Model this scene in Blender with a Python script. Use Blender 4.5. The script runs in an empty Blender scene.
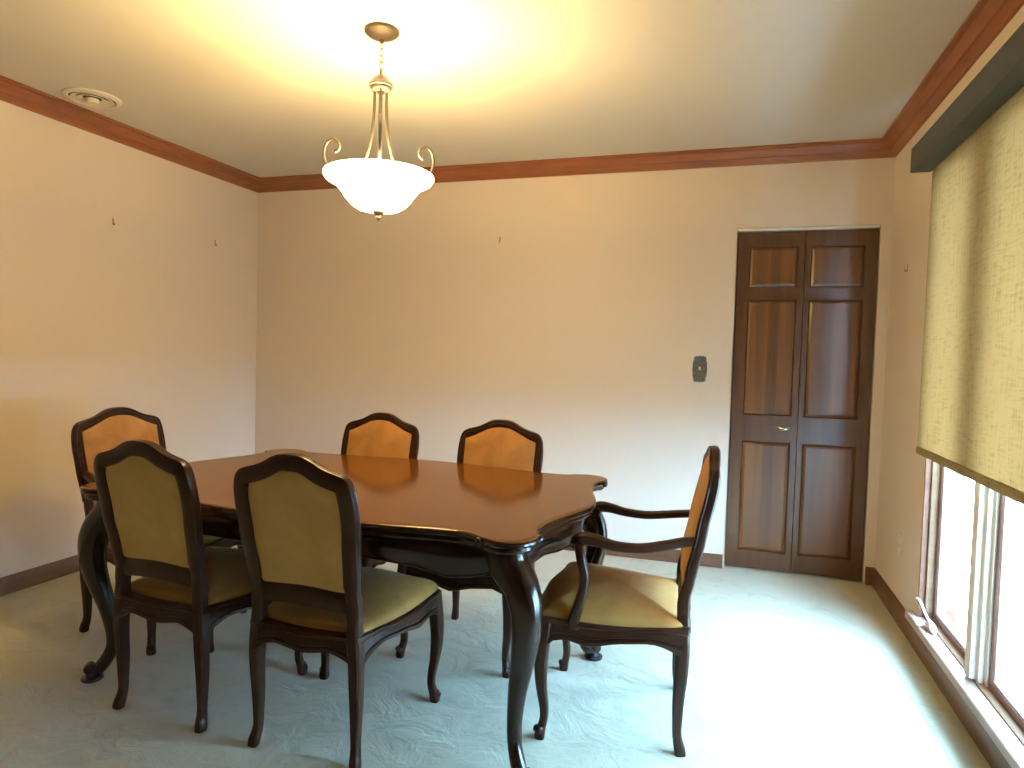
import bpy, bmesh, math, random
from mathutils import Vector, Matrix
random.seed(4)
C = bpy.context.scene.collection
PI = math.pi
V = Vector

# ------------------------------------------------------------------ room numbers (metres)
XL, XR, YB, YF, H = -3.286, 0.842, 4.138, -3.2, 2.439
HC, CP = 2.356, 0.088            # crown moulding: lower edge, projection
WY0, WY1, WZ0, WZ1 = 1.44, 3.29, 0.13, 2.06    # window opening in the right wall
DX0, DX1, DZ = 0.041, 0.788, 1.998             # closet opening in the back wall

# ------------------------------------------------------------------ materials
def mat(name):
    m = bpy.data.materials.new(name); m.use_nodes = True
    nt = m.node_tree; b = nt.nodes['Principled BSDF']
    return m, nt, b
def node(nt, t, **kw):
    n = nt.nodes.new(t)
    for k, v in kw.items(): setattr(n, k, v)
    return n
def mapped(nt, scale, rot=(0, 0, 0)):
    tc = node(nt, 'ShaderNodeTexCoord'); mp = node(nt, 'ShaderNodeMapping')
    mp.inputs['Scale'].default_value = scale; mp.inputs['Rotation'].default_value = rot
    nt.links.new(tc.outputs['Object'], mp.inputs['Vector'])
    return mp.outputs['Vector']
def ramp(nt, fac, stops):
    r = node(nt, 'ShaderNodeValToRGB')
    el = r.color_ramp.elements
    while len(el) < len(stops): el.new(0.5)
    for e, (p, c) in zip(el, stops): e.position = p; e.color = (*c, 1)
    nt.links.new(fac, r.inputs['Fac']); return r.outputs['Color']
def noise(nt, vec, scale, detail=4, rough=.55, dist=0):
    n = node(nt, 'ShaderNodeTexNoise'); n.inputs['Scale'].default_value = scale
    n.inputs['Detail'].default_value = detail; n.inputs['Roughness'].default_value = rough
    n.inputs['Distortion'].default_value = dist
    nt.links.new(vec, n.inputs['Vector']); return n.outputs['Fac']
def bump(nt, b, h, strength, dist=.01):
    n = node(nt, 'ShaderNodeBump'); n.inputs['Strength'].default_value = strength
    n.inputs['Distance'].default_value = dist
    nt.links.new(h, n.inputs['Height']); nt.links.new(n.outputs['Normal'], b.inputs['Normal'])
def wood(name, dark, light, rough, scale, coat=0.0, nscale=3.0, spec=.5, boards=0):
    m, nt, b = mat(name)
    v = mapped(nt, scale)
    f = noise(nt, v, nscale, 6, .6, .6)
    col = ramp(nt, f, [(.3, dark), (.7, light)])
    nt.links.new(col, b.inputs['Base Color'])
    if boards:                              # glued-up boards of different tone
        sx = node(nt, 'ShaderNodeSeparateXYZ'); nt.links.new(mapped(nt, (boards, boards, boards)), sx.inputs[0])
        fl = node(nt, 'ShaderNodeMath', operation='FLOOR'); nt.links.new(sx.outputs[0], fl.inputs[0])
        wn = node(nt, 'ShaderNodeTexWhiteNoise', noise_dimensions='1D'); nt.links.new(fl.outputs[0], wn.inputs['W'])
        tint = ramp(nt, wn.outputs['Value'], [(0, (.62, .52, .50)), (.5, (1, .95, .9)), (1, (1.0, 1.0, .80))])
        mx = node(nt, 'ShaderNodeMix', data_type='RGBA', blend_type='MULTIPLY'); mx.inputs['Factor'].default_value = .8
        nt.links.new(col, mx.inputs['A']); nt.links.new(tint, mx.inputs['B']); nt.links.new(mx.outputs['Result'], b.inputs['Base Color'])
    b.inputs['Specular IOR Level'].default_value = spec
    b.inputs['Roughness'].default_value = rough
    b.inputs['Coat Weight'].default_value = coat; b.inputs['Coat Roughness'].default_value = max(.08, rough * .8)
    bump(nt, b, f, .06, .002)
    return m
def plain(name, col, rough=.5, metal=0.0, nz=0, var=.0):
    m, nt, b = mat(name)
    b.inputs['Base Color'].default_value = (*col, 1); b.inputs['Roughness'].default_value = rough
    b.inputs['Metallic'].default_value = metal
    if nz:
        v = mapped(nt, (1, 1, 1)); f = noise(nt, v, nz, 3)
        c1 = tuple(c * (1 - var) for c in col); c2 = tuple(min(1, c * (1 + var)) for c in col)
        nt.links.new(ramp(nt, f, [(.3, c1), (.7, c2)]), b.inputs['Base Color'])
        bump(nt, b, f, .15, .002)
    return m
M = {}
M['wall'] = plain('wall_paint', (.73, .635, .55), .55, 0, 90, .012)
M['ceiling'] = plain('ceiling_paint', (.66, .63, .58), .8, 0, 120, .012)
M['crown'] = wood('crown_wood', (.20, .058, .018), (.30, .092, .029), .38, (1.2, 1.2, 9), spec=.35)
M['base'] = wood('baseboard_wood', (.115, .048, .025), (.165, .072, .037), .35, (1.2, 1.2, 9))
M['low_bounce_wood'] = wood('low_bounce_panelling', (.10, .055, .03), (.16, .09, .05), .5, (6, 6, .6))  # invented dark finish for the unseen wall, reduces bounce light
M['chair_wood'] = wood('chair_wood', (.022, .0075, .0038), (.042, .015, .0075), .32, (6, 6, 2), .06, spec=.25)
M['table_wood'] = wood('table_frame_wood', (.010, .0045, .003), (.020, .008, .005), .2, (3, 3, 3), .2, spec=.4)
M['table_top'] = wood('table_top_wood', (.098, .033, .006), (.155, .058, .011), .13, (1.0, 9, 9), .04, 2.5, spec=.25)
M['door_stile'] = wood('door_stile_wood', (.060, .020, .006), (.115, .040, .012), .30, (7, 7, .7), .4, spec=.5)
M['door_panel'] = wood('door_panel_wood', (.085, .027, .007), (.19, .070, .019), .30, (11, 9, .5), .4, 1.3, boards=17.3, spec=.5)
M['brass'] = plain('aged_brass', (.16, .15, .12), .4, .8, 60, .3)
M['hook'] = plain('dull_hook_metal', (.30, .24, .17), .5, .4)
M['nickel'] = plain('brushed_nickel', (.21, .185, .16), .42, .85, 80, .1)
M['dark_bronze'] = plain('dark_bronze', (.03, .02, .013), .5, .2)
M['bronze'] = plain('brushed_bronze', (.075, .052, .036), .5, .3, 80, .1)
M['silver'] = plain('bright_metal', (.75, .72, .68), .22, 1.0)
M['white_metal'] = plain('white_painted_metal', (.74, .76, .76), .4)
M['vent'] = plain('vent_paint', (.74, .69, .60), .5)
M['black'] = plain('void_shade', (.012, .012, .012), .7)
M['plastic'] = plain('white_plastic', (.72, .70, .65), .4)
M['jamb_wood'] = wood('window_jamb_wood', (.105, .036, .018), (.16, .058, .03), .5, (3, 3, 9), spec=.2)
M['frame_wood'] = wood('window_frame_wood', (.19, .105, .062), (.25, .145, .09), .5, (3, 3, 9), spec=.2)
M['blown_out_wood'] = wood('mullion_blown_out', (.80, .76, .73), (.86, .82, .79), .4, (3, 3, 9))  # near-white mullions: overexposure put into the wood colour
M['sash_wood'] = wood('sash_wood', (.15, .075, .06), (.24, .12, .09), .4, (3, 3, 9))
M['stool_wood'] = wood('stool_wood', (.40, .29, .25), (.52, .38, .33), .3, (9, 1.2, 3), .2)
M['valance'] = plain('grey_valance', (.055, .062, .062), .5, 0, 40, .1)
M['valance_end'] = plain('grey_end_cap', (.17, .165, .15), .5)
M['pad'] = plain('dark_floor_cup', (.02, .02, .024), .25)

def carpet():
    m, nt, b = mat('pale_green_carpet')
    v = mapped(nt, (1, 1, 1))
    big = noise(nt, v, 1.3, 3, .5, .8)
    mid = noise(nt, v, 7, 4, .6, 1.6)
    fine = noise(nt, v, 260, 2, .7)
    c1 = ramp(nt, big, [(.3, (.43, .42, .31)), (.7, (.51, .495, .38))])
    c2 = ramp(nt, mid, [(.33, (.80, .82, .82)), (.48, (1, 1, 1))])
    mx = node(nt, 'ShaderNodeMix', data_type='RGBA', blend_type='MULTIPLY'); mx.inputs['Factor'].default_value = .7
    nt.links.new(c1, mx.inputs['A']); nt.links.new(c2, mx.inputs['B'])
    nt.links.new(mx.outputs['Result'], b.inputs['Base Color'])
    b.inputs['Roughness'].default_value = .95; b.inputs['Sheen Weight'].default_value = .25
    ma = node(nt, 'ShaderNodeMath', operation='MULTIPLY_ADD'); ma.inputs[1].default_value = .12
    nt.links.new(fine, ma.inputs[0]); nt.links.new(mid, ma.inputs[2])
    bump(nt, b, ma.outputs[0], .26, .03)
    return m
M['carpet'] = carpet()
def velvet(name, c1, c2, sheen):
    m, nt, b = mat(name)
    v = mapped(nt, (1, 1, 1)); f = noise(nt, v, 9, 4, .55, .6); g = noise(nt, v, 420, 2)
    nt.links.new(ramp(nt, f, [(.35, c1), (.65, c2)]), b.inputs['Base Color'])
    b.inputs['Roughness'].default_value = .8; b.inputs['Sheen Weight'].default_value = sheen
    b.inputs['Sheen Roughness'].default_value = .4; b.inputs['Sheen Tint'].default_value = (1, .85, .55, 1)
    bump(nt, b, g, .15, .002)
    return m
M['velvet'] = velvet('gold_velvet', (.31, .140, .031), (.41, .195, .048), .2)
M['velvet_seat'] = velvet('olive_gold_velvet', (.28, .138, .027), (.36, .18, .038), .12)
M['velvet_back'] = velvet('khaki_back_cloth', (.56, .39, .14), (.66, .47, .185), .12)
def linen():
    m, nt, b = mat('woven_linen_blind')
    v = mapped(nt, (1, 3, 22)); h = noise(nt, v, 4, 4, .6, .3)
    v2 = mapped(nt, (1, 22, 2)); w = noise(nt, v2, 4, 3, .6)
    v3 = mapped(nt, (1, 7, 60)); s = noise(nt, v3, 2, 2, .5)
    ad = node(nt, 'ShaderNodeMath', operation='ADD'); nt.links.new(h, ad.inputs[0]); nt.links.new(w, ad.inputs[1])
    col = ramp(nt, ad.outputs[0], [(.75, (.20, .148, .062)), (1.25, (.275, .207, .098))])
    sl = ramp(nt, s, [(.30, (.55, .5, .4)), (.40, (1, 1, 1))])
    mx = node(nt, 'ShaderNodeMix', data_type='RGBA', blend_type='MULTIPLY'); mx.inputs['Factor'].default_value = .35
    nt.links.new(col, mx.inputs['A']); nt.links.new(sl, mx.inputs['B'])
    d = node(nt, 'ShaderNodeBsdfDiffuse'); t = node(nt, 'ShaderNodeBsdfTranslucent'); k = node(nt, 'ShaderNodeMixShader')
    k.inputs[0].default_value = .14
    warm = node(nt, 'ShaderNodeMix', data_type='RGBA', blend_type='MULTIPLY'); warm.inputs['Factor'].default_value = 1; warm.inputs['B'].default_value = (1, .60, .42, 1)
    nt.links.new(mx.outputs['Result'], warm.inputs['A'])      # light filtered by the yarn comes out warmer
    nt.links.new(mx.outputs['Result'], d.inputs['Color']); nt.links.new(warm.outputs['Result'], t.inputs['Color'])
    nt.links.new(d.outputs[0], k.inputs[1]); nt.links.new(t.outputs[0], k.inputs[2])
    nt.links.new(k.outputs[0], nt.nodes['Material Output'].inputs['Surface'])
    return m
M['linen'] = linen()
def pane():
    m, nt, b = mat('window_glass')
    t = node(nt, 'ShaderNodeBsdfTransparent'); g = node(nt, 'ShaderNodeBsdfGlossy'); k = node(nt, 'ShaderNodeMixShader')
    g.inputs['Roughness'].default_value = .02; k.inputs[0].default_value = .06
    nt.links.new(t.outputs[0], k.inputs[1]); nt.links.new(g.outputs[0], k.inputs[2])
    nt.links.new(k.outputs[0], nt.nodes['Material Output'].inputs['Surface'])
    return m
M['glass'] = pane()
def glow(name, col, strength):
    m, nt, b = mat(name)
    b.inputs['Base Color'].default_value = (.85, .8, .7, 1); b.inputs['Roughness'].default_value = .35
    b.inputs['Emission Color'].default_value = (*col, 1); b.inputs['Emission Strength'].default_value = strength
    return m
M['bowl'] = glow('lit_frosted_glass', (1, .74, .33), 28.0)
nt_ = M['bowl'].node_tree; b_ = nt_.nodes['Principled BSDF']           # frosted glass lets part of the bulbs' light straight through
tr_ = node(nt_, 'ShaderNodeBsdfTransparent'); k_ = node(nt_, 'ShaderNodeMixShader'); k_.inputs[0].default_value = .5
tr_.inputs['Color'].default_value = (1, .93, .80, 1)
nt_.links.new(b_.outputs[0], k_.inputs[1]); nt_.links.new(tr_.outputs[0], k_.inputs[2]); nt_.links.new(k_.outputs[0], nt_.nodes['Material Output'].inputs['Surface'])
M['bulb'] = glow('lit_bulb', (1, .80, .50), 30.0)
M['whitened_grass'] = plain('whitened_lawn', (.60, .62, .60), .9, 0, 8, .25)  # whitened so the ground outside looks overexposed

# ------------------------------------------------------------------ mesh helpers
def mk(name, bm, m, parent=None, loc=None, angle=35):
    bmesh.ops.recalc_face_normals(bm, faces=bm.faces)
    me = bpy.data.meshes.new(name); bm.to_mesh(me); bm.free()
    me.materials.append(m)
    for p in me.polygons: p.use_smooth = True
    me.set_sharp_from_angle(angle=math.radians(angle))
    o = bpy.data.objects.new(name, me); C.objects.link(o)
    if parent: o.parent = parent
    if loc: o.location = loc
    return o
def tag(o, label, cat, group=None, kind=None):
    o['label'] = label; o['category'] = cat
    if group: o['group'] = group
    if kind: o['kind'] = kind
    return o
def empty(name, loc=(0, 0, 0), rz=0):
    o = bpy.data.objects.new(name, None); C.objects.link(o)
    o.location = loc; o.rotation_euler = (0, 0, rz); o.empty_display_size = .1
    return o
def box(bm, x0, x1, y0, y1, z0, z1, bev=0):
    vs = [bm.verts.new((x, y, z)) for z in (z0, z1) for x, y in ((x0, y0), (x1, y0), (x1, y1), (x0, y1))]
    fs = [bm.faces.new([vs[i] for i in f]) for f in ((3, 2, 1, 0), (4, 5, 6, 7), (0, 1, 5, 4), (1, 2, 6, 5), (2, 3, 7, 6), (3, 0, 4, 7))]
    if bev:
        es = list({e for f in fs for e in f.edges})
        bmesh.ops.bevel(bm, geom=es, offset=bev, segments=2, affect='EDGES', profile=.5)
    return vs
def rings(bm, R, closed=True, cap0=True, cap1=True, loop=False):
    vr = [[bm.verts.new(p) for p in r] for r in R]
    n = len(R[0])
    pairs = list(zip(vr, vr[1:])) + ([(vr[-1], vr[0])] if loop else [])
    for a, b in pairs:
        for i in range(n if closed else n - 1):
            j = (i + 1) % n
            bm.faces.new((a[i], a[j], b[j], b[i]))
    if not loop and closed:
        if cap0: bm.faces.new(vr[0][::-1])
        if cap1: bm.faces.new(vr[-1])
    return vr
def catmull(P, sub, closed=False):
    n = len(P); out = []
    rng = range(n if closed else n - 1)
    for i in rng:
        g = (lambda k: P[k % n]) if closed else (lambda k: P[max(0, min(n - 1, k))])
        p0, p1, p2, p3 = g(i - 1), g(i), g(i + 1), g(i + 2)
        for s in range(sub):
            t = s / sub
            out.append(tuple(.5 * (2 * b + (c - a) * t + (2 * a - 5 * b + 4 * c - d) * t * t + (3 * b - a - 3 * c + d) * t ** 3)
                             for a, b, c, d in zip(p0, p1, p2, p3)))
    if not closed: out.append(tuple(P[-1]))
    return out
def sweep(bm, P, sub=4, n=12, p=2.6, ref=(0, 1, 0), closed=False, rot=0):
    """P: (x, y, z, a, b) control points; a = half size across, b = half size along ref."""
    Q = catmull([tuple(q) for q in P], sub, closed)
    pts = [V(q[:3]) for q in Q]; N = len(pts); R = []
    ref = V(ref)
    for i, c in enumerate(pts):
        if closed: t = pts[(i + 1) % N] - pts[i - 1]
        else: t = pts[min(N - 1, i + 1)] - pts[max(0, i - 1)]
        t.normalize()
        b = (ref - t * t.dot(ref)).normalized(); a = t.cross(b)
        ha, hb = max(Q[i][3], 1e-4), max(Q[i][4], 1e-4); ring = []
        for k in range(n):
            th = 2 * PI * k / n + rot; cs, sn = math.cos(th), math.sin(th)
            u = math.copysign(abs(cs) ** (2 / p), cs); w = math.copysign(abs(sn) ** (2 / p), sn)
            ring.append(c + a * ha * u + b * hb * w)
        R.append(ring)
    rings(bm, R, True, True, True, loop=closed)
def lathe(bm, prof, c=(0, 0, 0), n=32, cap=True):
    R = [[V((c[0] + r * math.cos(2 * PI * k / n), c[1] + r * math.sin(2 * PI * k / n), c[2] + z)) for k in range(n)] for r, z in prof]
    rings(bm, R, True, cap, cap)
def lerp(tab, x):
    if x <= tab[0][0]: return tab[0][1]
    for (a, b), (c, d) in zip(tab, tab[1:]):
        if x <= c:
            t = (x - a) / (c - a); t = t * t * (3 - 2 * t) * .5 + t * .5
            return b + (d - b) * t
    return tab[-1][1]
def offset(poly, d):
    """inset (d<0) / outset a closed counter-clockwise 2-D outline along its averaged normals."""
    n = len(poly); out = []
    for i in range(n):
        a, b = V(poly[i - 1]), V(poly[(i + 1) % n]); t = (b - a).normalized()
        out.append((poly[i][0] + t.y * d, poly[i][1] - t.x * d))
    return out

# ------------------------------------------------------------------ the room
T = .15
bm = bmesh.new(); box(bm, XL - T, XR + T, YF - T, YB + .5, -.2, 0); tag(mk('floor', bm, M['carpet']), 'pale green carpet covering the whole dining room floor', 'floor', kind='structure')
bm = bmesh.new(); box(bm, XL - T, XR + T, YF - T, YB + .5, H, H + .2); tag(mk('ceiling', bm, M['ceiling']), 'flat off-white ceiling above the dining table', 'ceiling', kind='structure')
bm = bmesh.new(); box(bm, XL - T, XL, YF - T, YB + T, 0, H); tag(mk('wall_left', bm, M['wall']), 'bare cream wall on the left with two small hooks', 'wall', kind='structure')
bm = bmesh.new(); box(bm, XL, XR, YF - T, YF, 0, H); tag(mk('wall_front', bm, M['low_bounce_wood']), 'unseen wall behind the camera, dark wood chosen to cut bounce light', 'wall', kind='structure')
bm = bmesh.new()
def plate_with_hole(bm, O, U, W, N, u0, u1, w0, w1, a0, a1, b0, b1, th):
    """wall slab spanning (u,w) with a rectangular opening a0..a1 x b0..b1, thickness th along N"""
    us, ws = [u0, a0, a1, u1], [w0, b0, b1, w1]
    g = {}
    for s in (0, 1):
        for i, u in enumerate(us):
            for j, w in enumerate(ws): g[i, j, s] = bm.verts.new(V(O) + V(U) * u + V(W) * w + V(N) * th * s)
    solid = lambda i, j: 0 <= i < 3 and 0 <= j < 3 and not (i == 1 and j == 1) and us[i + 1] > us[i] and ws[j + 1] - ws[j] > 1e-6
    for i in range(3):
        for j in range(3):
            if not solid(i, j): continue
            for s in (0, 1): bm.faces.new([g[i, j, s], g[i + 1, j, s], g[i + 1, j + 1, s], g[i, j + 1, s]])
            for (di, dj), (p, q) in {(-1, 0): ((i, j), (i, j + 1)), (1, 0): ((i + 1, j), (i + 1, j + 1)), (0, -1): ((i, j), (i + 1, j)), (0, 1): ((i, j + 1), (i + 1, j + 1))}.items():
                if not solid(i + di, j + dj): bm.faces.new([g[p[0], p[1], 0], g[q[0], q[1], 0], g[q[0], q[1], 1], g[p[0], p[1], 1]])
    bmesh.ops.delete(bm, geom=[v for v in bm.verts if not v.link_faces], context='VERTS')
plate_with_hole(bm, (XR, 0, 0), (0, 1, 0), (0, 0, 1), (1, 0, 0), YF - T, YB + T, 0, H, WY0, WY1, WZ0, WZ1, T)
tag(mk('wall_right', bm, M['wall']), 'cream wall on the right holding the big window', 'wall', kind='structure')
bm = bmesh.new()
plate_with_hole(bm, (0, YB, 0), (1, 0, 0), (0, 0, 1), (0, 1, 0), XL, XR, 0, H, DX0, DX1, 0, DZ, T)
box(bm, DX0 - .05, DX1 + .05, YB + T, YB + T + .05, 0, DZ + .1)
tag(mk('wall_back', bm, M['wall']), 'cream back wall behind the table with a closet door', 'wall', kind='structure')

CROWN = [(0, HC), (.012, HC), (.016, HC + .008), (.020, HC + .012), (.030, HC + .022), (.037, HC + .029), (.044, HC + .030), (.052, HC + .044), (.062, HC + .055), (.068, HC + .066), (.080, HC + .068), (CP, HC + .072), (CP, H), (0, H)]
def run(bm, prof, f0, f1): rings(bm, [[f0(o, z) for o, z in prof], [f1(o, z) for o, z in prof]])
for nm, lab, f0, f1 in (
    ('trim_1', 'reddish wood crown moulding along the top of the back wall', lambda o, z: V((XL + o, YB - o, z)), lambda o, z: V((XR - o, YB - o, z))),
    ('trim_2', 'reddish wood crown moulding along the top of the left wall', lambda o, z: V((XL + o, YF + o, z)), lambda o, z: V((XL + o, YB - o, z))),
    ('trim_3', 'reddish wood crown moulding above the window on the right wall', lambda o, z: V((XR - o, YF + o, z)), lambda o, z: V((XR - o, YB - o, z))),
    ('trim_4', 'reddish wood crown moulding on the wall behind the camera', lambda o, z: V((XL + o, YF + o, z)), lambda o, z: V((XR - o, YF + o, z)))):
    bm = bmesh.new(); run(bm, CROWN, f0, f1); tag(mk(nm, bm, M['crown'], angle=25), lab, 'crown moulding', kind='structure')
def baseprof(h): return [(0, 0), (.014, 0), (.014, h * .62), (.012, h * .70), (.010, h * .82), (.007, h * .95), (.003, h), (0, h)]
for nm, lab, h, f0, f1 in (
    ('baseboard_left', 'dark wood baseboard along the left wall', .088, lambda o, z: V((XL + o, YF + o, z)), lambda o, z: V((XL + o, YB - o, z))),
    ('baseboard_back', 'wood baseboard along the back wall left of the closet', .078, lambda o, z: V((XL + o, YB - o, z)), lambda o, z: V((DX0 - .008, YB - o, z))),
    ('baseboard_corner', 'short wood baseboard between closet and window wall', .10, lambda o, z: V((DX1 + .006, YB - o, z)), lambda o, z: V((XR - o, YB - o, z))),
    ('baseboard_right', 'wood baseboard under the window on the right wall', .10, lambda o, z: V((XR - o, YF + o, z)), lambda o, z: V((XR - o, YB - o, z)))):
    bm = bmesh.new(); run(bm, baseprof(h), f0, f1); tag(mk(nm, bm, M['base'], angle=25), lab, 'baseboard', kind='structure')

# ------------------------------------------------------------------ bifold closet door
door = tag(empty('door_1', (0, YB, 0)), 'dark wood bifold closet door with six raised panels', 'door', kind='structure')
yf = .022                                   # leaf face lies this far behind the wall face
xm = .412
def leaf(x0, x1, sl, sr):
    zb, zt = .012, 1.976
    cuts = [(.112, .765), (.915, 1.588), (1.655, 1.893)]
    xs = [x0, x0 + sl, x1 - sr, x1]; zs = [zb] + [z for c in cuts for z in c] + [zt]
    bm = bmesh.new(); g = {}
    for i, x in enumerate(xs):
        for j, z in enumerate(zs): g[i, j] = bm.verts.new((x, yf, z))
    for i in range(3):
        for j in range(len(zs) - 1):
            if i == 1 and j % 2 == 1: continue
            bm.faces.new((g[i, j], g[i + 1, j], g[i + 1, j + 1], g[i, j + 1]))
    # moulded reveal round each panel, then the sides and back of the leaf
    for j in (1, 3, 5):
        prev = [g[1, j], g[2, j], g[2, j + 1], g[1, j + 1]]
        for d, y in ((.002, yf - .0015), (.006, yf + .003), (.009, yf + .012)):
            cur = [bm.verts.new((xs[1] + d, y, zs[j] + d)), bm.verts.new((xs[2] - d, y, zs[j] + d)), bm.verts.new((xs[2] - d, y, zs[j + 1] - d)), bm.verts.new((xs[1] + d, y, zs[j + 1] - d))]
            for k in range(4): bm.faces.new((prev[k], prev[(k + 1) % 4], cur[(k + 1) % 4], cur[k]))
            prev = cur
        bm.faces.new(prev)
    box(bm, x0, x1, yf + .013, yf + .034, zb, zt)
    for a, b in (((x0, zb), (x0, zt)), ((x1, zb), (x1, zt)), ((x0, zb), (x1, zb)), ((x0, zt), (x1, zt))):
        bm.faces.new([bm.verts.new(p) for p in ((a[0], yf, a[1]), (b[0], yf, b[1]), (b[0], yf + .013, b[1]), (a[0], yf + .013, a[1]))])
    bmesh.ops.remove_doubles(bm, verts=bm.verts, dist=1e-5)
    lf = mk('door_leaf', bm, M['door_stile'], door, angle=20)
    for j in (1, 3, 5):
        bm = bmesh.new(); a0, a1, b0, b1 = xs[1] + .0095, xs[2] - .0095, zs[j] + .0095, zs[j + 1] - .0095
        R = []
        for d, y in ((0, yf + .0115), (.001, yf + .006), (.012, yf + .001), (.014, yf - .0005)):
            R.append([V((a0 + d, y, b0 + d)), V((a1 - d, y, b0 + d)), V((a1 - d, y, b1 - d)), V((a0 + d, y, b1 - d))])
        rings(bm, R); mk('raised_panel', bm, M['door_panel'], lf, angle=12)
    return lf
left_leaf = leaf(DX0 + .005, xm - .002, .066, .030); leaf(xm + .002, DX1 - .005, .026, .060)
bm = bmesh.new()
sweep(bm, [(-.030, 0, .004, .002, .002), (-.022, -.006, .002, .007, .004), (-.008, -.012, -.004, .010, .006), (.010, -.014, -.005, .009, .006), (.026, -.009, 0, .006, .004), (.036, -.002, .003, .003, .002)], 4, 10, 2.2, (0, 1, 0))
handle = mk('door_handle', bm, M['silver'], left_leaf, (.336, yf - .006, .848))
bm = bmesh.new()
sweep(bm, [(-.046, 0, .007, .001, .001), (-.03, 0, .006, .006, .003), (0, 0, .004, .013, .0035), (.03, 0, .006, .007, .003), (.046, 0, .004, .001, .001)], 4, 10, 2.0, (0, 1, 0))
mk('door_handle_plate', bm, M['brass'], left_leaf, (.336, yf - .002, .848))
bm = bmesh.new(); box(bm, DX0 + .003, DX1 - .003, .004, .05, DZ - .018, DZ - .001, .002)
tr = mk('door_track', bm, M['white_metal'], door); tr['label'] = 'white metal track over the folding leaves'

# ------------------------------------------------------------------ window
win = tag(empty('window_1', (XR, 0, 0)), 'triple casement window behind the linen blind', 'window', kind='structure')
def rect_frame(bm, y0, y1, z0, z1, w, x0, x1):
    R = []
    for (d, x) in ((0, x0), (w * .75, x0), (w, x0 + .006), (w, x1), (0, x1)):
        R.append([V((x, y0 + d, z0 + d)), V((x, y1 - d, z0 + d)), V((x, y1 - d, z1 - d)), V((x, y0 + d, z1 - d))])
    rings(bm, R, True, False, False, loop=True)
bm = bmesh.new()
for y0, y1 in ((WY0, WY0 + .012), (WY1 - .012, WY1)): box(bm, .001, .149, y0, y1, WZ0, WZ1)
box(bm, .001, .149, WY0 + .012, WY1 - .012, WZ1 - .012, WZ1)
bmesh.ops.remove_doubles(bm, verts=bm.verts, dist=1e-5)
mk('window_jamb', bm, M['jamb_wood'], win)
bm = bmesh.new(); rect_frame(bm, WY0 + .012, WY1 - .012, WZ0, WZ1 - .012, .016, .024, .10); mk('window_frame', bm, M['frame_wood'], win)
SW, MW = .51, .16
y1 = WY1 - .016
cas = []
for k in range(3):
    a = WY1 - k * (SW + MW) - SW; b = a + SW; cas.append((a, b))
    if k < 2:
        bm = bmesh.new()
        prof = [(.10, a), (.045, a), (.045, a - .020), (.030, a - .026), (.030, a - .048), (.012, a - .054), (.008, a - .066), (.008, a - .094), (.012, a - .106), (.030, a - .112), (.030, a - .134), (.045, a - .14), (.045, a - MW), (.10, a - MW)]
        rings(bm, [[V((x, y, WZ0 + .016)) for x, y in prof], [V((x, y, WZ1 - .028)) for x, y in prof]])
        mk('window_mullion', bm, M['blown_out_wood'], win, angle=20)
    ya, yb = a + (.028 if k == 2 else .002), b - (.028 if k == 0 else .002)
    bm = bmesh.new(); rect_frame(bm, ya, yb, WZ0 + .016, WZ1 - .028, .030, .052, .092)
    s = mk('window_sash', bm, M['sash_wood'], win)
    bm = bmesh.new(); box(bm, .070, .073, ya + .028, yb - .028, WZ0 + .044, WZ1 - .056); mk('window_pane', bm, M['glass'], s)
bm = bmesh.new()
prof = [(-.030, WZ0 - .022), (-.026, WZ0 - .028), (-.0005, WZ0 - .028), (-.0005, WZ0 + .0005), (.15, WZ0 + .0005), (.15, WZ0 + .008), (-.026, WZ0 + .008), (-.030, WZ0 + .004)]
R = []
for y in (WY0 + .001, WY1 - .001): R.append([V((x, y, z)) for x, z in prof])
rings(bm, R); 
for y0, y1 in ((WY1 - .001, WY1 + .07), (WY0 - .07, WY0 + .001)): box(bm, -.030, -.0005, y0, y1, WZ0 - .028, WZ0 + .008, .003)
mk('window_sill', bm, M['stool_wood'], win, angle=25)
def crank(yc):
    base = bmesh.new()
    sweep(base, [(.010, yc - .055, WZ0 + .010, .002, .002), (.010, yc - .045, WZ0 + .018, .012, .010), (.010, yc, WZ0 + .026, .016, .017), (.010, yc + .035, WZ0 + .020, .012, .012), (.010, yc + .05, WZ0 + .010, .003, .002)], 4, 12, 2.3, (0, 0, 1))
    b = mk('crank_housing', base, M['white_metal'], win)
    h = bmesh.new()
    sweep(h, [(.006, yc - .01, WZ0 + .042, .006, .006), (.000, yc + .035, WZ0 + .058, .005, .004), (-.004, yc + .085, WZ0 + .085, .005, .004), (-.006, yc + .115, WZ0 + .092, .0055, .005), (-.006, yc + .14, WZ0 + .088, .009, .008), (-.006, yc + .155, WZ0 + .085, .004, .004)], 5, 10, 2, (0, 0, 1))
    lathe(h, [(.009, WZ0 + .030), (.009, WZ0 + .044), (.006, WZ0 + .050)], (.006, yc - .012, 0), 14)
    mk('crank_handle', h, M['white_metal'], b)
crank(3.13)
# exterior ground, coloured near white to imitate a blown-out view
bm = bmesh.new(); box(bm, XR + T + .3, 14, -8, 14, -.45, -.35); tag(mk('ground', bm, M['whitened_grass']), 'ground outside the window, whitened to look blown out', 'ground', kind='structure')

bm = bmesh.new(); box(bm, XR + T + .001, XR + T + .75, YF - .1, YB + .4, 2.22, 2.36); tag(mk('added_eave', bm, M['white_metal']), 'unseen white overhang added outside the window to shade the blind', 'eave', kind='structure')  # unseen overhang, added to keep sky light off the top of the blind

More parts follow.
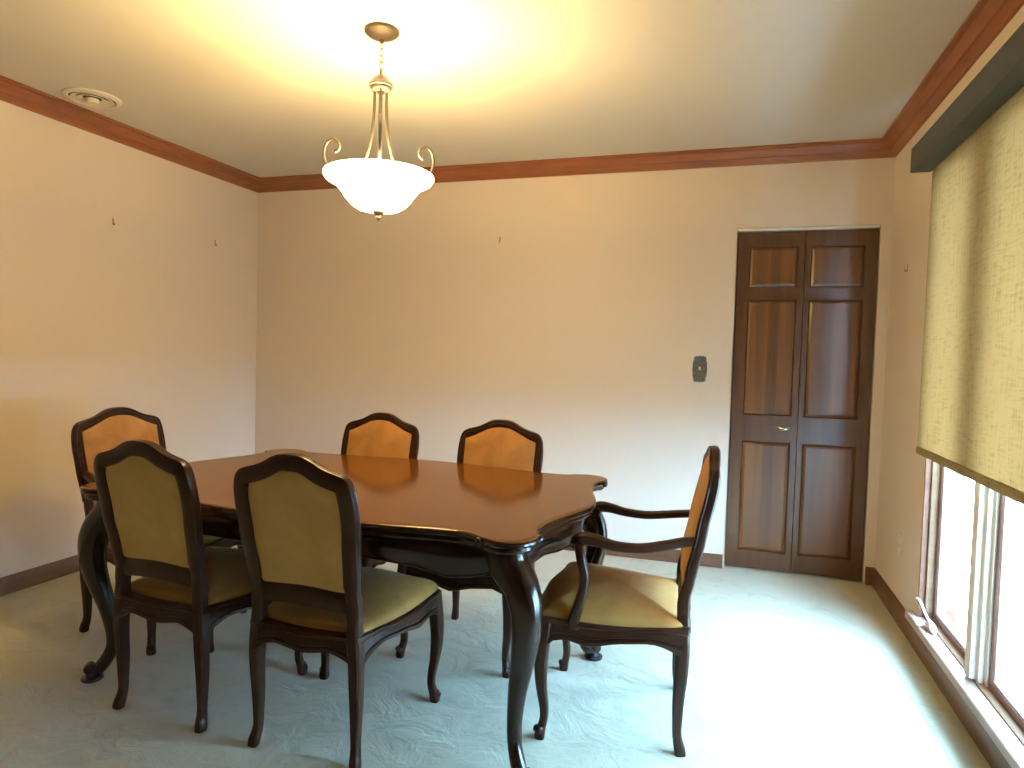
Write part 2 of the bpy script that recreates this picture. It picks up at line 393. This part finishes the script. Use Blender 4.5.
# ------------------------------------------------------------------ roller blind
bl = tag(empty('roller_blind', (XR, 0, 0)), 'woven khaki linen roller blind half drawn over the window', 'blind')
BY0, BY1, BZ = WY0 - .03, WY1 + .004, .878
bm = bmesh.new()
ny, nz = 40, 24; g = {}
for i in range(ny + 1):
    for j in range(nz + 1):
        y = BY0 + (BY1 - BY0) * i / ny; z = BZ - .004 + (2.085 - BZ) * j / nz
        g[i, j] = bm.verts.new((-.030 + .0025 * math.sin(y * 9.0 + .6) * (1 - j / nz), y, z))
for i in range(ny):
    for j in range(nz): bm.faces.new((g[i, j], g[i + 1, j], g[i + 1, j + 1], g[i, j + 1]))
mk('blind_fabric', bm, M['linen'], bl)
bm = bmesh.new(); sweep(bm, [(-.030, BY0 - .002, BZ - .014, .017, .006), (-.030, BY1 + .002, BZ - .014, .017, .006)], 1, 12, 3, (1, 0, 0)); bb = mk('bottom_bar', bm, M['linen'], bl)
bm = bmesh.new(); lathe(bm, [(.021, BY0 + .01), (.021, BY1 - .012)], (0, 0, 0), 18)
rt = mk('roller_tube', bm, M['linen'], bl); rt.rotation_euler = (-PI / 2, 0, 0); rt.location = (-.051, 0, 2.105)
VX, VZ0, VZ1, VY1 = -.112, 2.057, 2.158, WY1 + .012
val = empty('valance'); val.parent = bl
C.objects.unlink(val); bpy.data.objects.remove(val)
bm = bmesh.new()
prof = [(VX, VZ0), (-.036, VZ0), (-.036, VZ0 + .005), (VX + .006, VZ0 + .005), (VX + .006, VZ1 - .006), (-.001, VZ1 - .006), (-.001, VZ1), (VX, VZ1)]
rings(bm, [[V((x, BY0 - .03, z)) for x, z in prof], [V((x, VY1, z)) for x, z in prof]])
vl = mk('valance', bm, M['valance'], bl, angle=20)
bm = bmesh.new(); box(bm, VX + .007, -.001, VY1 - .02, VY1 - .001, VZ0 + .006, VZ1 - .007, .001); mk('end_cap', bm, M['valance_end'], vl)
bm = bmesh.new(); box(bm, VX + .007, -.001, BY0 - .029, BY0 - .01, VZ0 + .006, VZ1 - .007, .001); mk('end_cap', bm, M['valance_end'], vl)

# ------------------------------------------------------------------ chairs
def chair(name, arms=False):
    root = empty(name)
    k = 1.12 if arms else 1.035             # width of the back
    hr, hf, fy = (.205, .238, .43) if arms else (.172, .222, .435)
    top = .942 if arms else .930
    LEAN = [(0, -.004), (.07, .010), (.175, .008), (.28, .002), (.48, .002), (.557, -.016), (.67, -.040), (.86, -.076), (.97, -.092)]
    ly = lambda z: lerp(LEAN, z)
    W = M['chair_wood']
    # --- back frame: one closed sweep (stiles, shoulders, arched crest, lower rail)
    outer = [(0, 0), (.034, -.002), (.064, -.0125), (.10, -.032), (.132, -.043), (.160, -.051), (.182, -.066), (.194, -.098), (.199, -.15), (.198, -.21), (.194, -.28), (.189, -.34), (.186, -.39)]
    half = []
    for i, (x, z) in enumerate(outer):
        a = outer[max(0, i - 1)]; b = outer[min(len(outer) - 1, i + 1)]
        t = V((b[0] - a[0], b[1] - a[1])) if i else V((1, 0)); t.normalize(); w = .026
        half.append(((x + t.y * w) * k, z - t.x * w + top))
    zl = half[-1][1]
    P = []
    for x, z in half[::-1] + [(-x, z) for x, z in half[1:]]: P.append((x, ly(z), z, .026, .0165))
    bm = bmesh.new()
    sweep(bm, P, 3, 12, 3.0, (0, 1, 0))
    for off in (-.019, -.007):               # moulded beads along the front of the frame
        B = []
        n = len(P)
        for i, q in enumerate(P):
            a, b = P[max(0, i - 1)], P[min(n - 1, i + 1)]; t = V((b[0] - a[0], 0, b[2] - a[2])).normalized()
            B.append((q[0] - t.z * off, q[1] + .0150, q[2] + t.x * off, .0055, .005))
        sweep(bm, B, 3, 8, 2, (0, 1, 0))
    # lower rail, slightly arched, between the stiles
    xr = half[-1][0]; zr = .492
    sweep(bm, [(-xr, ly(zr), zr - .006, .032, .013), (-xr * .5, ly(zr) - .004, zr + .004, .032, .013), (0, ly(zr) - .006, zr + .008, .033, .013), (xr * .5, ly(zr) - .004, zr + .004, .032, .013), (xr, ly(zr), zr - .006, .032, .013)], 4, 12, 3.0, (0, 1, 0))
    mk('backrest_frame', bm, W, root)
    # raised bead round the inside of the frame (front)
    inn = [((x - (.018 if i > 6 else 0.0)) , z) for i, (x, z) in enumerate(half)]
    # --- upholstered panel
    zb = zr + .031
    itop = lambda x, g=0: top + g - lerp([(0, .042), (.032, .044), (.062, .054), (.10, .074), (.135, .091), (.158, .101)], abs(x) / k)
    iw = lambda z: lerp([(top - .42, .150), (top - .34, .151), (top - .2, .157), (top - .1, .158)], z) * k
    def pad(y0, th, bulge, m, nm, g=0, e0=.3):
        bm = bmesh.new(); nu, nv = 16, 14; F, B = {}, {}
        for i in range(nu + 1):
            u = -1 + 2 * i / nu
            for j in range(nv + 1):
                v = j / nv; x = u * (iw(zb + .2) + g)
                zt = itop(x, g); z = zb - g * .6 + v * (zt - zb + g * .6); x = u * (iw(z) + g)
                e = (1 - u ** 6) * (1 - (2 * v - 1) ** 6)
                F[i, j] = bm.verts.new((x, ly(z) + y0 + th * (e0 + (1 - e0) * min(1, e * 3)) + bulge * e, z)); B[i, j] = bm.verts.new((x, ly(z) + y0, z))
        for i in range(nu):
            for j in range(nv):
                bm.faces.new((F[i, j], F[i + 1, j], F[i + 1, j + 1], F[i, j + 1])); bm.faces.new((B[i, j], B[i, j + 1], B[i + 1, j + 1], B[i + 1, j]))
        ed = [(i, 0) for i in range(nu)] + [(nu, j) for j in range(nv)] + [(i, nv) for i in range(nu, 0, -1)] + [(0, j) for j in range(nv, 0, -1)]
        for a, b in zip(ed, ed[1:] + ed[:1]): bm.faces.new((F[a], B[a], B[b], F[b]))
        return mk(nm, bm, m, root, angle=60)
    pad(.001, .0205, .008, M['velvet'], 'backrest', .006, .85)
    o = pad(-.001, -.007, -.003, M['velvet_back'], 'backrest_cover'); o['label'] = 'khaki cloth on the rear of the backrest'
    # --- seat frame following a serpentine outline, scalloped below
    rx, fx, yr, yfr = hr + .020, hf + .020, -.018, fy + .018
    S = []
    def seg(a, b, bow, nn, side):
        d = V(b) - V(a); nrm = V((d.y, -d.x)).normalized()
        for q in range(nn):
            t = q / nn; s = math.sin(PI * t) ** 2 * bow + .0
            p = V(a) + d * t + nrm * s; S.append((p.x, p.y, side, t))
    r = .022
    seg((-rx + r, yr), (rx - r, yr), .0, 14, 'b'); S.append((rx - .006, yr + .006, 'c', 0))
    seg((rx, yr + r), (fx, yfr - r), .008, 16, 's'); S.append((fx - .006, yfr - .006, 'c', 0))
    seg((fx - r, yfr), (-fx + r, yfr), .030, 16, 'f'); S.append((-fx + .006, yfr - .006, 'c', 0))
    seg((-fx, yfr - r), (-rx, yr + r), .008, 16, 't'); S.append((-rx + .006, yr + .006, 'c', 0))
    def zbot(side, t):
        if side == 'c': return .300
        if side == 't': t = 1 - t
        if side == 's' or side == 't': return lerp([(0, .300), (.09, .332), (.22, .345), (.45, .338), (.68, .318), (.85, .334), (.93, .328), (1, .300)], t)
        if side == 'f': return lerp([(0, .300), (.10, .335), (.3, .330), (.5, .312), (.7, .330), (.90, .335), (1, .300)], t)
        return lerp([(0, .300), (.08, .328), (.2, .342), (.5, .326), (.8, .342), (.92, .328), (1, .300)], t)
    O = [(s[0], s[1]) for s in S]
    ZT = [.402 - .010 * math.sin(PI * s[3]) if s[2] in 'sftb' else .402 for s in S]
    bm = bmesh.new(); R = []
    for d, f in ((-.030, 1), (-.006, 1.), (.003, .95), (.005, .86), (.002, .78), (-.005, .74), (-.005, .66), (-.002, .52), (.000, .36), (-.004, .32), (-.003, .26), (.003, .22), (.004, .05), (-.002, 0), (-.022, 0)):
        o2 = offset(O, d); R.append([V((p[0], p[1], zbot(s[2], s[3]) + f * (zt - zbot(s[2], s[3])))) for p, s, zt in zip(o2, S, ZT)])
    rings(bm, R, True, False, False, loop=True)
    mk('seat_frame', bm, W, root, angle=40)
    # --- cushion
    bm = bmesh.new(); cx, cy = 0, fy * .5; ins = offset(O, -.008)
    ins = [(x, max(y, .004 + (.012 if abs(x) < .9 * hr else 0))) for x, y in ins]
    R = []
    for s, z in ((1, .388), (1.0, .404), (.995, .412), (.975, .422), (.93, .434), (.85, .447), (.72, .461), (.55, .474), (.35, .482), (.15, .486), (.03, .4865)):
        R.append([V((cx + (x - cx) * s, cy + (y - cy) * s, z if z < .405 else .404 + (z - .404) * (.42 + .54 * max(0, min(1, (cy + (y - cy) * s) / fy))))) for x, y in ins])
    rings(bm, R); mk('seat', bm, M['velvet_seat'], root, angle=60)
    # --- legs
    for s in (-1, 1):
        bm = bmesh.new()
        xs = lambda z: s * lerp([(0, hr + .008), (.07, hr + .0), (.3, hr + .003), (.42, half[-1][0] + .001), (.54, half[-1][0])], z)
        P = [(xs(z), ly(z), z, a, b) for z, a, b in ((0, .015, .0175), (.02, .016, .018), (.06, .0135, .0145), (.12, .0155, .0165), (.18, .018, .019), (.25, .020, .0215), (.32, .022, .023), (.40, .0225, .022), (.435, .021, .020), (.455, .0235, .021), (.49, .0225, .019), (.53, .0225, .0175), (.56 if arms else .545, .020, .0145), (.575 if arms else .56, .012, .008))]
        sweep(bm, P, 3, 12, 3.2, (0, 1, 0))
        o = mk('leg', bm, W, root)
    for s in (-1, 1):
        bm = bmesh.new(); dx, dy = s * .707, .707
        P = []
        for z, d, a in ((.385, -.002, .0225), (.34, .002, .0235), (.30, .006, .0235), (.25, .010, .0215), (.20, .009, .0195), (.15, .003, .0165), (.10, -.006, .0145), (.065, -.007, .0135), (.035, .001, .0145), (.015, .007, .017), (0, .007, .015)):
            P.append((s * hf + dx * d, fy + dy * d, z, a, a))
        sweep(bm, P[::-1], 3, 12, 3.0, (0, 1, 0))
        c = V((s * hf + dx * .013, fy + dy * .013, .029)); ax = V((-dy, dx, 0)); R = []
        for u, rr in ((-.0165, .006), (-.0155, .010), (-.013, .0125), (.013, .0125), (.0155, .010), (.0165, .006)):
            R.append([c + ax * u + (V((dx, dy, 0)) * math.cos(q * PI / 7) + V((0, 0, 1)) * math.sin(q * PI / 7)) * rr for q in range(14)])
        rings(bm, R)
        mk('leg', bm, W, root)
    if arms:
        for s in (-1, 1):
            bm = bmesh.new()
            x0 = half[9][0]
            sweep(bm, [(px, py - .012 * max(0, min(1, py / .2)), pz, pa, pb) for px, py, pz, pa, pb in [(s * (x0 - .002), -.030, .668, .018, .014), (s * (x0 + .004), .005, .664, .018, .0145), (s * (x0 + .022), .07, .652, .017, .015), (s * (x0 + .038), .15, .640, .0165, .015), (s * (x0 + .046), .23, .643, .0175, .016), (s * (x0 + .046), .29, .655, .020, .0185), (s * (x0 + .042), .328, .656, .022, .021), (s * (x0 + .040), .352, .644, .021, .019), (s * (x0 + .040), .352, .625, .016, .012)]], 5, 12, 2.8, (0, 0, 1))
            ar = mk('arm', bm, W, root)
            bm = bmesh.new(); c = V((s * (x0 + .040), .322, .642)); R = []
            for u, rr in ((-.026, .007), (-.024, .012), (.024, .012), (.026, .007)):
                R.append([c + V((u, 0, 0)) + V((0, math.cos(q * PI / 8), math.sin(q * PI / 8))) * rr for q in range(16)])
            rings(bm, R); mk('scroll', bm, W, ar)
            bm = bmesh.new()
            xb = hf + .012
            sweep(bm, [(s * (xb - .012), .340, .372, .020, .022), (s * (xb - .008), .338, .395, .020, .020), (s * (xb + .000), .327, .43, .018, .017), (s * (xb + .006), .309, .50, .0155, .0145), (s * (xb + .010), .306, .55, .0155, .0145), (s * (xb + .012), .320, .61, .0165, .0155), (s * (x0 + .040), .330, .645, .017, .016)], 4, 12, 2.8, (0, 1, 0))
            mk('arm_support', bm, W, root)
    return root
def dup(root, loc, rz, label, group):
    r = root.copy(); C.objects.link(r); r.location = loc; r.rotation_euler = (0, 0, rz)
    r['label'] = label; r['group'] = group
    for ch in root.children:
        c = ch.copy(); C.objects.link(c); c.parent = r
        for gch in ch.children:
            d = gch.copy(); C.objects.link(d); d.parent = c
    return r
R_ = math.radians
GC, GA = 'side chairs around the dining table', 'armchairs at the ends of the dining table'
ch = chair('dining_chair')
ch.location = (-1.163, 1.700, 0); ch.rotation_euler = (0, 0, R_(-1))
tag(ch, 'dark wood dining chair with its khaki back to us, nearest the front table leg', 'chair', GC)
dup(ch, (-1.728, 1.718, 0), R_(-3), 'dark wood dining chair seen from behind, partly hiding the left armchair', GC)
dup(ch, (-.966, 2.842, 0), R_(180 - 1), 'gold-backed dining chair across the table, nearer the closet door', GC)
dup(ch, (-1.580, 2.842, 0), R_(180 - 1), 'gold-backed dining chair across the table, nearer the left wall', GC)
ac = chair('dining_armchair', True)
ac.location = (-.103, 2.318, 0); ac.rotation_euler = (0, 0, R_(94))
tag(ac, 'open-arm dining chair with olive gold seat in side view before the closet', 'armchair', GA)
dup(ac, (-2.54, 2.353, 0), R_(-95), 'gold-backed dining armchair at the far left end of the table', GA)

# ------------------------------------------------------------------ dining table
TC = V((-1.285, 2.255, 0)); TZ = .732
table = tag(empty('dining_table', TC, math.radians(-2)), 'long glossy brown dining table with serpentine edges and cabriole legs', 'table')
q = [(0, .572), (.10, .569), (.20, .560), (.32, .545), (.43, .528), (.53, .512), (.60, .506), (.64, .510), (.668, .522), (.684, .533), (.692, .538), (.715, .5475), (.745, .556), (.780, .550), (.808, .532), (.826, .506), (.833, .480), (.832, .462), (.828, .448), (.820, .438), (.812, .415), (.808, .385), (.808, .345), (.815, .29), (.828, .23), (.848, .165), (.868, .10), (.882, .04)]
out = q + [(x, -y) for x, y in q[::-1]]                       # right half, clockwise from top
out = out[:-1]
OUT = [(-x, -y) for x, y in out] 
full = out + OUT                                              # clockwise
full = full[::-1]                                             # counter-clockwise
full = [tuple(p) for p in catmull(full, 2, True)]
radial = lambda d: [(x * (1 + d / math.hypot(x, y)), y * (1 + d / math.hypot(x, y))) for x, y in full]
bm = bmesh.new(); R = []
for d, z in ((-.035, TZ - .007), (-.002, TZ - .007), (0, TZ - .005), (-.001, TZ - .002), (-.006, TZ)):
    R.append([V((x, y, z)) for x, y in radial(d)])
for sc_ in (.985, .9, .75, .5, .25, .02): R.append([V((x * sc_, y * sc_, TZ)) for x, y in radial(-.006)])
rings(bm, R); tt = mk('tabletop', bm, M['table_top'], table, angle=30)
# darker moulded edge band just under the top
bm = bmesh.new(); R = []
for d, z in ((-.050, TZ - .045), (-.026, TZ - .045), (-.016, TZ - .041), (-.012, TZ - .034), (-.014, TZ - .027), (-.004, TZ - .022), (.001, TZ - .016), (.0005, TZ - .0105), (-.003, TZ - .0072), (-.050, TZ - .0072)):
    R.append([V((x, y, z)) for x, y in offset(full, d)])
rings(bm, R, True, False, False, loop=True); mk('edge_moulding', bm, M['table_wood'], table, angle=30)
for sx in (-1, 1):                      # carved shells where the edge breaks at each corner
    for sy in (-1, 1):
        for cx_, cy_, ang in ((.689, .541, PI / 2), (.831, .444, 0)):
            bm = bmesh.new(); dv = V((math.cos(ang), math.sin(ang), 0)); tv = V((-dv.y, dv.x, 0)); R = []
            for t in range(7):
                q_ = -1 + 2 * t / 6; rr = math.sqrt(max(.02, 1 - q_ * q_))
                R.append([dv * .010 * rr * math.cos(PI * k_ / 5) + tv * .013 * q_ + V((0, 0, .013 * rr * math.sin(PI * k_ / 5))) for k_ in range(10)])
            rings(bm, R); mk('corner_carving', bm, M['table_wood'], table, (sx * cx_, sy * cy_, TZ - .0135), 80)
# apron
def zap(x, y):
    ax, ay = abs(x), abs(y)
    if ay > .43: return lerp([(0, .618), (.30, .612), (.45, .600), (.56, .577), (.62, .581), (.68, .594), (.78, .60)], ax)
    return lerp([(0, .590), (.12, .598), (.25, .612), (.34, .600), (.40, .598), (.44, .60)], ay)
smooth = []
for i in range(200):
    th = 2 * PI * i / 200; cs, sn = math.cos(th), math.sin(th)
    x = .775 * math.copysign(abs(cs) ** .30, cs); y = .465 * math.copysign(abs(sn) ** .30, sn)
    if abs(y) >= .43: y = math.copysign(abs(y) + .055 * math.cos(min(1, abs(x) / .62) * PI / 2) ** 2, y)
    if abs(x) >= .73: x = math.copysign(abs(x) + .055 * math.cos(min(1, abs(y) / .36) * PI / 2) ** 2, x)
    smooth.append((x, y))
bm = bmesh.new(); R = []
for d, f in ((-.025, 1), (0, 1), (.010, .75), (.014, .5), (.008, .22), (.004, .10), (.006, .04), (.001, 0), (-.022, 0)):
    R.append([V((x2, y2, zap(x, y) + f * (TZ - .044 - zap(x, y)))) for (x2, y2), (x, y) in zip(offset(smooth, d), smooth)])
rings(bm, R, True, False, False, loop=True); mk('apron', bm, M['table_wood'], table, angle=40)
for sx in (-1, 1):
    for sy in (-1, 1):
        bm = bmesh.new(); P = []
        for z, ox, oy, a in ((.692, .748, .412, .056), (.66, .755, .416, .058), (.62, .772, .422, .056), (.58, .806, .436, .049), (.54, .824, .445, .0465), (.50, .832, .449, .0435), (.45, .832, .449, .040), (.40, .826, .444, .0365), (.35, .817, .434, .033), (.27, .801, .417, .027), (.19, .790, .405, .0225), (.13, .788, .402, .0205), (.09, .795, .409, .0205), (.055, .810, .424, .0215), (.03, .826, .440, .0205), (.018, .834, .446, .016)):
            P.append((sx * ox + (-.030 if sx > 0 else -.022), sy * oy, z, a, a))
        sweep(bm, P[::-1], 4, 16, 2.7, (0, 1, 0))
        dx, dy = sx * .75, sy * .66
        c = V((sx * .842 + (-.030 if sx > 0 else -.022), sy * .452, .044)); axv = V((-dy, dx, 0)).normalized(); dv = V((dx, dy, 0)).normalized(); R = []
        for u, rr in ((-.021, .008), (-.019, .015), (-.014, .019), (.014, .019), (.019, .015), (.021, .008)):
            R.append([c + axv * u + (dv * math.cos(t * PI / 8) + V((0, 0, 1)) * math.sin(t * PI / 8)) * rr for t in range(16)])
        rings(bm, R)
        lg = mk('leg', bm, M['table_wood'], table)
        bm = bmesh.new(); lathe(bm, [(.026, 0), (.034, .001), (.037, .006), (.036, .012), (.030, .013), (.022, .017), (.019, .030)], (sx * .836 + (-.030 if sx > 0 else -.022), sy * .447, 0), 24)
        mk('foot_pad', bm, M['pad'], lg)

# ------------------------------------------------------------------ pendant lamp
LX, LY = -1.283, 2.31
lamp = tag(empty('pendant_lamp', (LX, LY, 0)), 'lit frosted bowl pendant with brushed scroll arms hanging over the table', 'lamp')
bm = bmesh.new(); lathe(bm, [(.064, H), (.066, H - .004), (.064, H - .012), (.052, H - .022), (.030, H - .031), (.012, H - .036), (.009, H - .046), (.003, H - .050)], n=32); mk('canopy', bm, M['bronze'], lamp)
bm = bmesh.new()
z = H - .044; k = 0
while z > 2.285:
    zc = z - .014; R = []
    P = []
    for t in range(16):
        th = 2 * PI * t / 16; u, w = .0075 * math.cos(th), .0155 * math.sin(th)
        P.append((u if k % 2 else 0, 0 if k % 2 else u, zc + w, .0016, .0016))
    sweep(bm, P, 1, 6, 2, (0, 1, 0) if k % 2 else (1, 0, 0), closed=True)
    z -= .0245; k += 1
mk('chain', bm, M['dark_bronze'], lamp)
bm = bmesh.new(); lathe(bm, [(.003, 2.292), (.006, 2.285), (.007, 2.272), (.020, 2.266), (.032, 2.254), (.036, 2.243), (.043, 2.240), (.046, 2.234), (.045, 2.229), (.038, 2.226), (.040, 2.220), (.036, 2.214), (.014, 2.210), (.011, 2.200)], n=32); mk('collar', bm, M['nickel'], lamp)
bm = bmesh.new(); lathe(bm, [(.0075, 2.212), (.0075, 1.90)], n=14); mk('stem', bm, M['nickel'], lamp)
camdir = math.atan2(-LY, -LX)
for i in range(3):
    a = camdir + i * 2 * PI / 3; ca, sa = math.cos(a), math.sin(a)
    bm = bmesh.new()
    prof = [(.026, 2.216), (.026, 2.16), (.030, 2.10), (.040, 2.03), (.060, 1.967), (.090, 1.930), (.130, 1.912), (.180, 1.914), (.214, 1.930), (.240, 1.962), (.248, 2.002), (.235, 2.038), (.206, 2.050), (.182, 2.034), (.180, 2.010), (.197, 2.000)]
    wd = [.0055] * 12 + [.0055, .0055, .006, .0075]
    sweep(bm, [(ca * r, sa * r, zz, w, w * .8) for (r, zz), w in zip(prof, wd)], 5, 10, 2.6, (-sa, ca, 0))
    mk('scroll_arm', bm, M['nickel'], lamp)
bm = bmesh.new()
prof = [(.012, 1.771), (.045, 1.772), (.075, 1.779), (.100, 1.794), (.120, 1.815), (.137, 1.838), (.152, 1.856), (.172, 1.868), (.192, 1.878), (.200, 1.890), (.198, 1.899), (.192, 1.902), (.190, 1.896), (.186, 1.888), (.170, 1.876), (.148, 1.863), (.131, 1.843), (.114, 1.820), (.095, 1.800), (.072, 1.786), (.045, 1.779), (.012, 1.778)]
prof = [(r * 1.04, 1.902 - (1.902 - z) * 1.09) for r, z in prof]
lathe(bm, prof, n=48, cap=False); o = mk('bowl_shade', bm, M['bowl'], lamp, angle=80)
bm = bmesh.new(); lathe(bm, [(.004, 1.776), (.020, 1.768), (.024, 1.760), (.020, 1.752), (.010, 1.747), (.009, 1.741), (.011, 1.737), (.006, 1.730), (.002, 1.724)], n=20); mk('finial', bm, M['nickel'], lamp)
for i in range(3):
    a = camdir + PI / 3 + i * 2 * PI / 3
    bm = bmesh.new(); lathe(bm, [(.004, 1.902), (.020, 1.892), (.028, 1.872), (.024, 1.852), (.014, 1.832), (.013, 1.808), (.004, 1.806)], (.075 * math.cos(a), .075 * math.sin(a), 0), 18)
    mk('light_bulb', bm, M['bulb'], lamp)
def light(nm, kind, loc, energy, col, **kw):
    d = bpy.data.lights.new(nm, kind); d.energy = energy; d.color = col
    for k_, v_ in kw.items(): setattr(d, k_, v_)
    o = bpy.data.objects.new(nm, d); C.objects.link(o); o.location = loc; o.parent = None
    return o
pl = light('bulb_light', 'POINT', (0, 0, 1.875), 67, (1, .69, .27), shadow_soft_size=.04); pl.parent = lamp

# ------------------------------------------------------------------ small wall and ceiling fittings
vent = tag(empty('ceiling_vent', (-3.02, 2.57, H)), 'round cream air vent on the ceiling near the left wall', 'vent')
bm = bmesh.new(); lathe(bm, [(.118, -.001), (.150, -.001), (.150, -.006), (.140, -.012), (.122, -.014), (.118, -.010)], n=48, cap=False)
bmesh.ops.remove_doubles(bm, verts=bm.verts, dist=1e-5); [setattr(v, 'co', V((v.co.x * .85, v.co.y * .85, v.co.z))) for v in bm.verts]; mk('vent_flange', bm, M['vent'], vent)
bm = bmesh.new(); lathe(bm, [(.101, -.002), (.101, -.0035)], n=48); mk('vent_throat_shade', bm, M['black'], vent)  # flat black disc standing in for the shade inside the duct
for r, z in ((.070, -.022), (.045, -.026)):
    bm = bmesh.new(); lathe(bm, [(r + .024, -.012), (r + .023, -.0145), (r + .020, -.0145), (r - .004, -.0045), (r - .004, -.003)], n=40, cap=False); mk('vent_cone', bm, M['vent'], vent)
bm = bmesh.new(); lathe(bm, [(.030, -.010), (.028, -.022), (.023, -.028), (.008, -.030)], n=32); mk('vent_hub', bm, M['vent'], vent)

sw = tag(empty('light_switch', (-.140, YB, 1.175)), 'ornate aged brass light switch plate left of the closet door', 'light switch')
bm = bmesh.new(); half = [(0, .082), (.008, .075), (.018, .078), (.030, .074), (.037, .066), (.035, .056), (.040, .040), (.0425, 0)]
hh = half + [(x, -z) for x, z in half[-2::-1]]
ol = hh + [(-x, z) for x, z in hh[-2:0:-1]]
R = [[V((x * s, y, z * s)) for x, z in ol] for s, y in ((1, -.0005), (1, -.004), (.94, -.0065), (.85, -.006), (.80, -.004))]
rings(bm, R); mk('switch_plate', bm, M['brass'], sw)
bm = bmesh.new(); box(bm, -.005, .005, -.020, -.004, -.006, .014, .002); o = mk('switch_toggle', bm, M['plastic'], sw); o['label'] = 'white toggle'
for z in (.032, -.032):
    bm = bmesh.new(); lathe(bm, [(.0045, 0), (.004, .0025), (.001, .003)], n=12); o = mk('screw', bm, M['brass'], sw, (0, -.004, z)); o.rotation_euler = (PI / 2, 0, 0)
ou = tag(empty('wall_outlet', (XR, 3.616, .365)), 'white electrical outlet low on the wall beside the window', 'outlet')
bm = bmesh.new(); box(bm, -.006, -.0005, -.035, .035, -.057, .057, .002); mk('outlet_plate', bm, M['plastic'], ou)
for z in (.020, -.020):
    bm = bmesh.new(); box(bm, -.0085, -.0055, -.016, .016, z - .013, z + .013, .001); mk('outlet_socket', bm, M['white_metal'], ou)
def hook(loc, d, label):
    h = tag(empty('picture_hook', loc), label, 'hook', 'picture hooks left on the walls')
    n = V(d); s = V((-n.y, n.x, 0)); bm = bmesh.new()
    R = [[n * y + s * x + V((0, 0, z)) for x, z in ((-.004, -.014), (.004, -.014), (.004, .016), (-.004, .016))] for y in (.0005, .002)]
    rings(bm, R); mk('hook_strap', bm, M['hook'], h)
    bm = bmesh.new(); P = [n * .001 + V((0, 0, -.012)), n * .004 + V((0, 0, -.019)), n * .011 + V((0, 0, -.019)), n * .014 + V((0, 0, -.010))]
    sweep(bm, [(*p, .003, .0015) for p in P], 4, 8, 2.4, tuple(s)); mk('hook_tip', bm, M['hook'], h)
hook((-1.415, YB, 1.972), (0, -1, 0), 'small hook alone on the back wall right of the lamp')
hook((XL, 2.925, 1.913), (1, 0, 0), 'small hook on the left wall nearer the camera, below the vent')
hook((XL, 3.712, 1.927), (1, 0, 0), 'small hook on the left wall nearer the back corner')
hook((XR, 3.756, 1.712), (-1, 0, 0), 'small hook on the right wall between closet and blind')

# ------------------------------------------------------------------ daylight, camera, view
w = bpy.data.worlds.new('World'); bpy.context.scene.world = w; w.use_nodes = True
bg = w.node_tree.nodes['Background']; bg.inputs['Color'].default_value = (.37, .69, .98, 1); bg.inputs['Strength'].default_value = 66.0

F, YAW, PIT, ROL, CZ = 670.83, -.3059, -.0425, .0273, 1.22496
cam = bpy.data.objects.new('camera', bpy.data.cameras.new('camera')); C.objects.link(cam)
cam.data.sensor_width = 36; cam.data.lens = F / 1024 * 36; cam.data.clip_start = .02
f = V((math.sin(YAW) * math.cos(PIT), math.cos(YAW) * math.cos(PIT), math.sin(PIT)))
r = V((math.cos(YAW), -math.sin(YAW), 0)); u = r.cross(f)
r2 = r * math.cos(ROL) + u * math.sin(ROL); u2 = -r * math.sin(ROL) + u * math.cos(ROL)
mw = Matrix((r2, u2, -f)).transposed().to_4x4(); mw.translation = (0, 0, CZ)
cam.matrix_world = mw
sc = bpy.context.scene; sc.camera = cam
sc.view_settings.view_transform = 'Standard'; sc.view_settings.look = 'None'
sc.view_settings.exposure = 0.15; sc.view_settings.gamma = 1.0; sc.view_settings.use_curve_mapping = False
sc.cycles.use_denoising = True
sc.cycles.max_bounces = 10; sc.cycles.diffuse_bounces = 6; sc.cycles.sample_clamp_indirect = 6.0
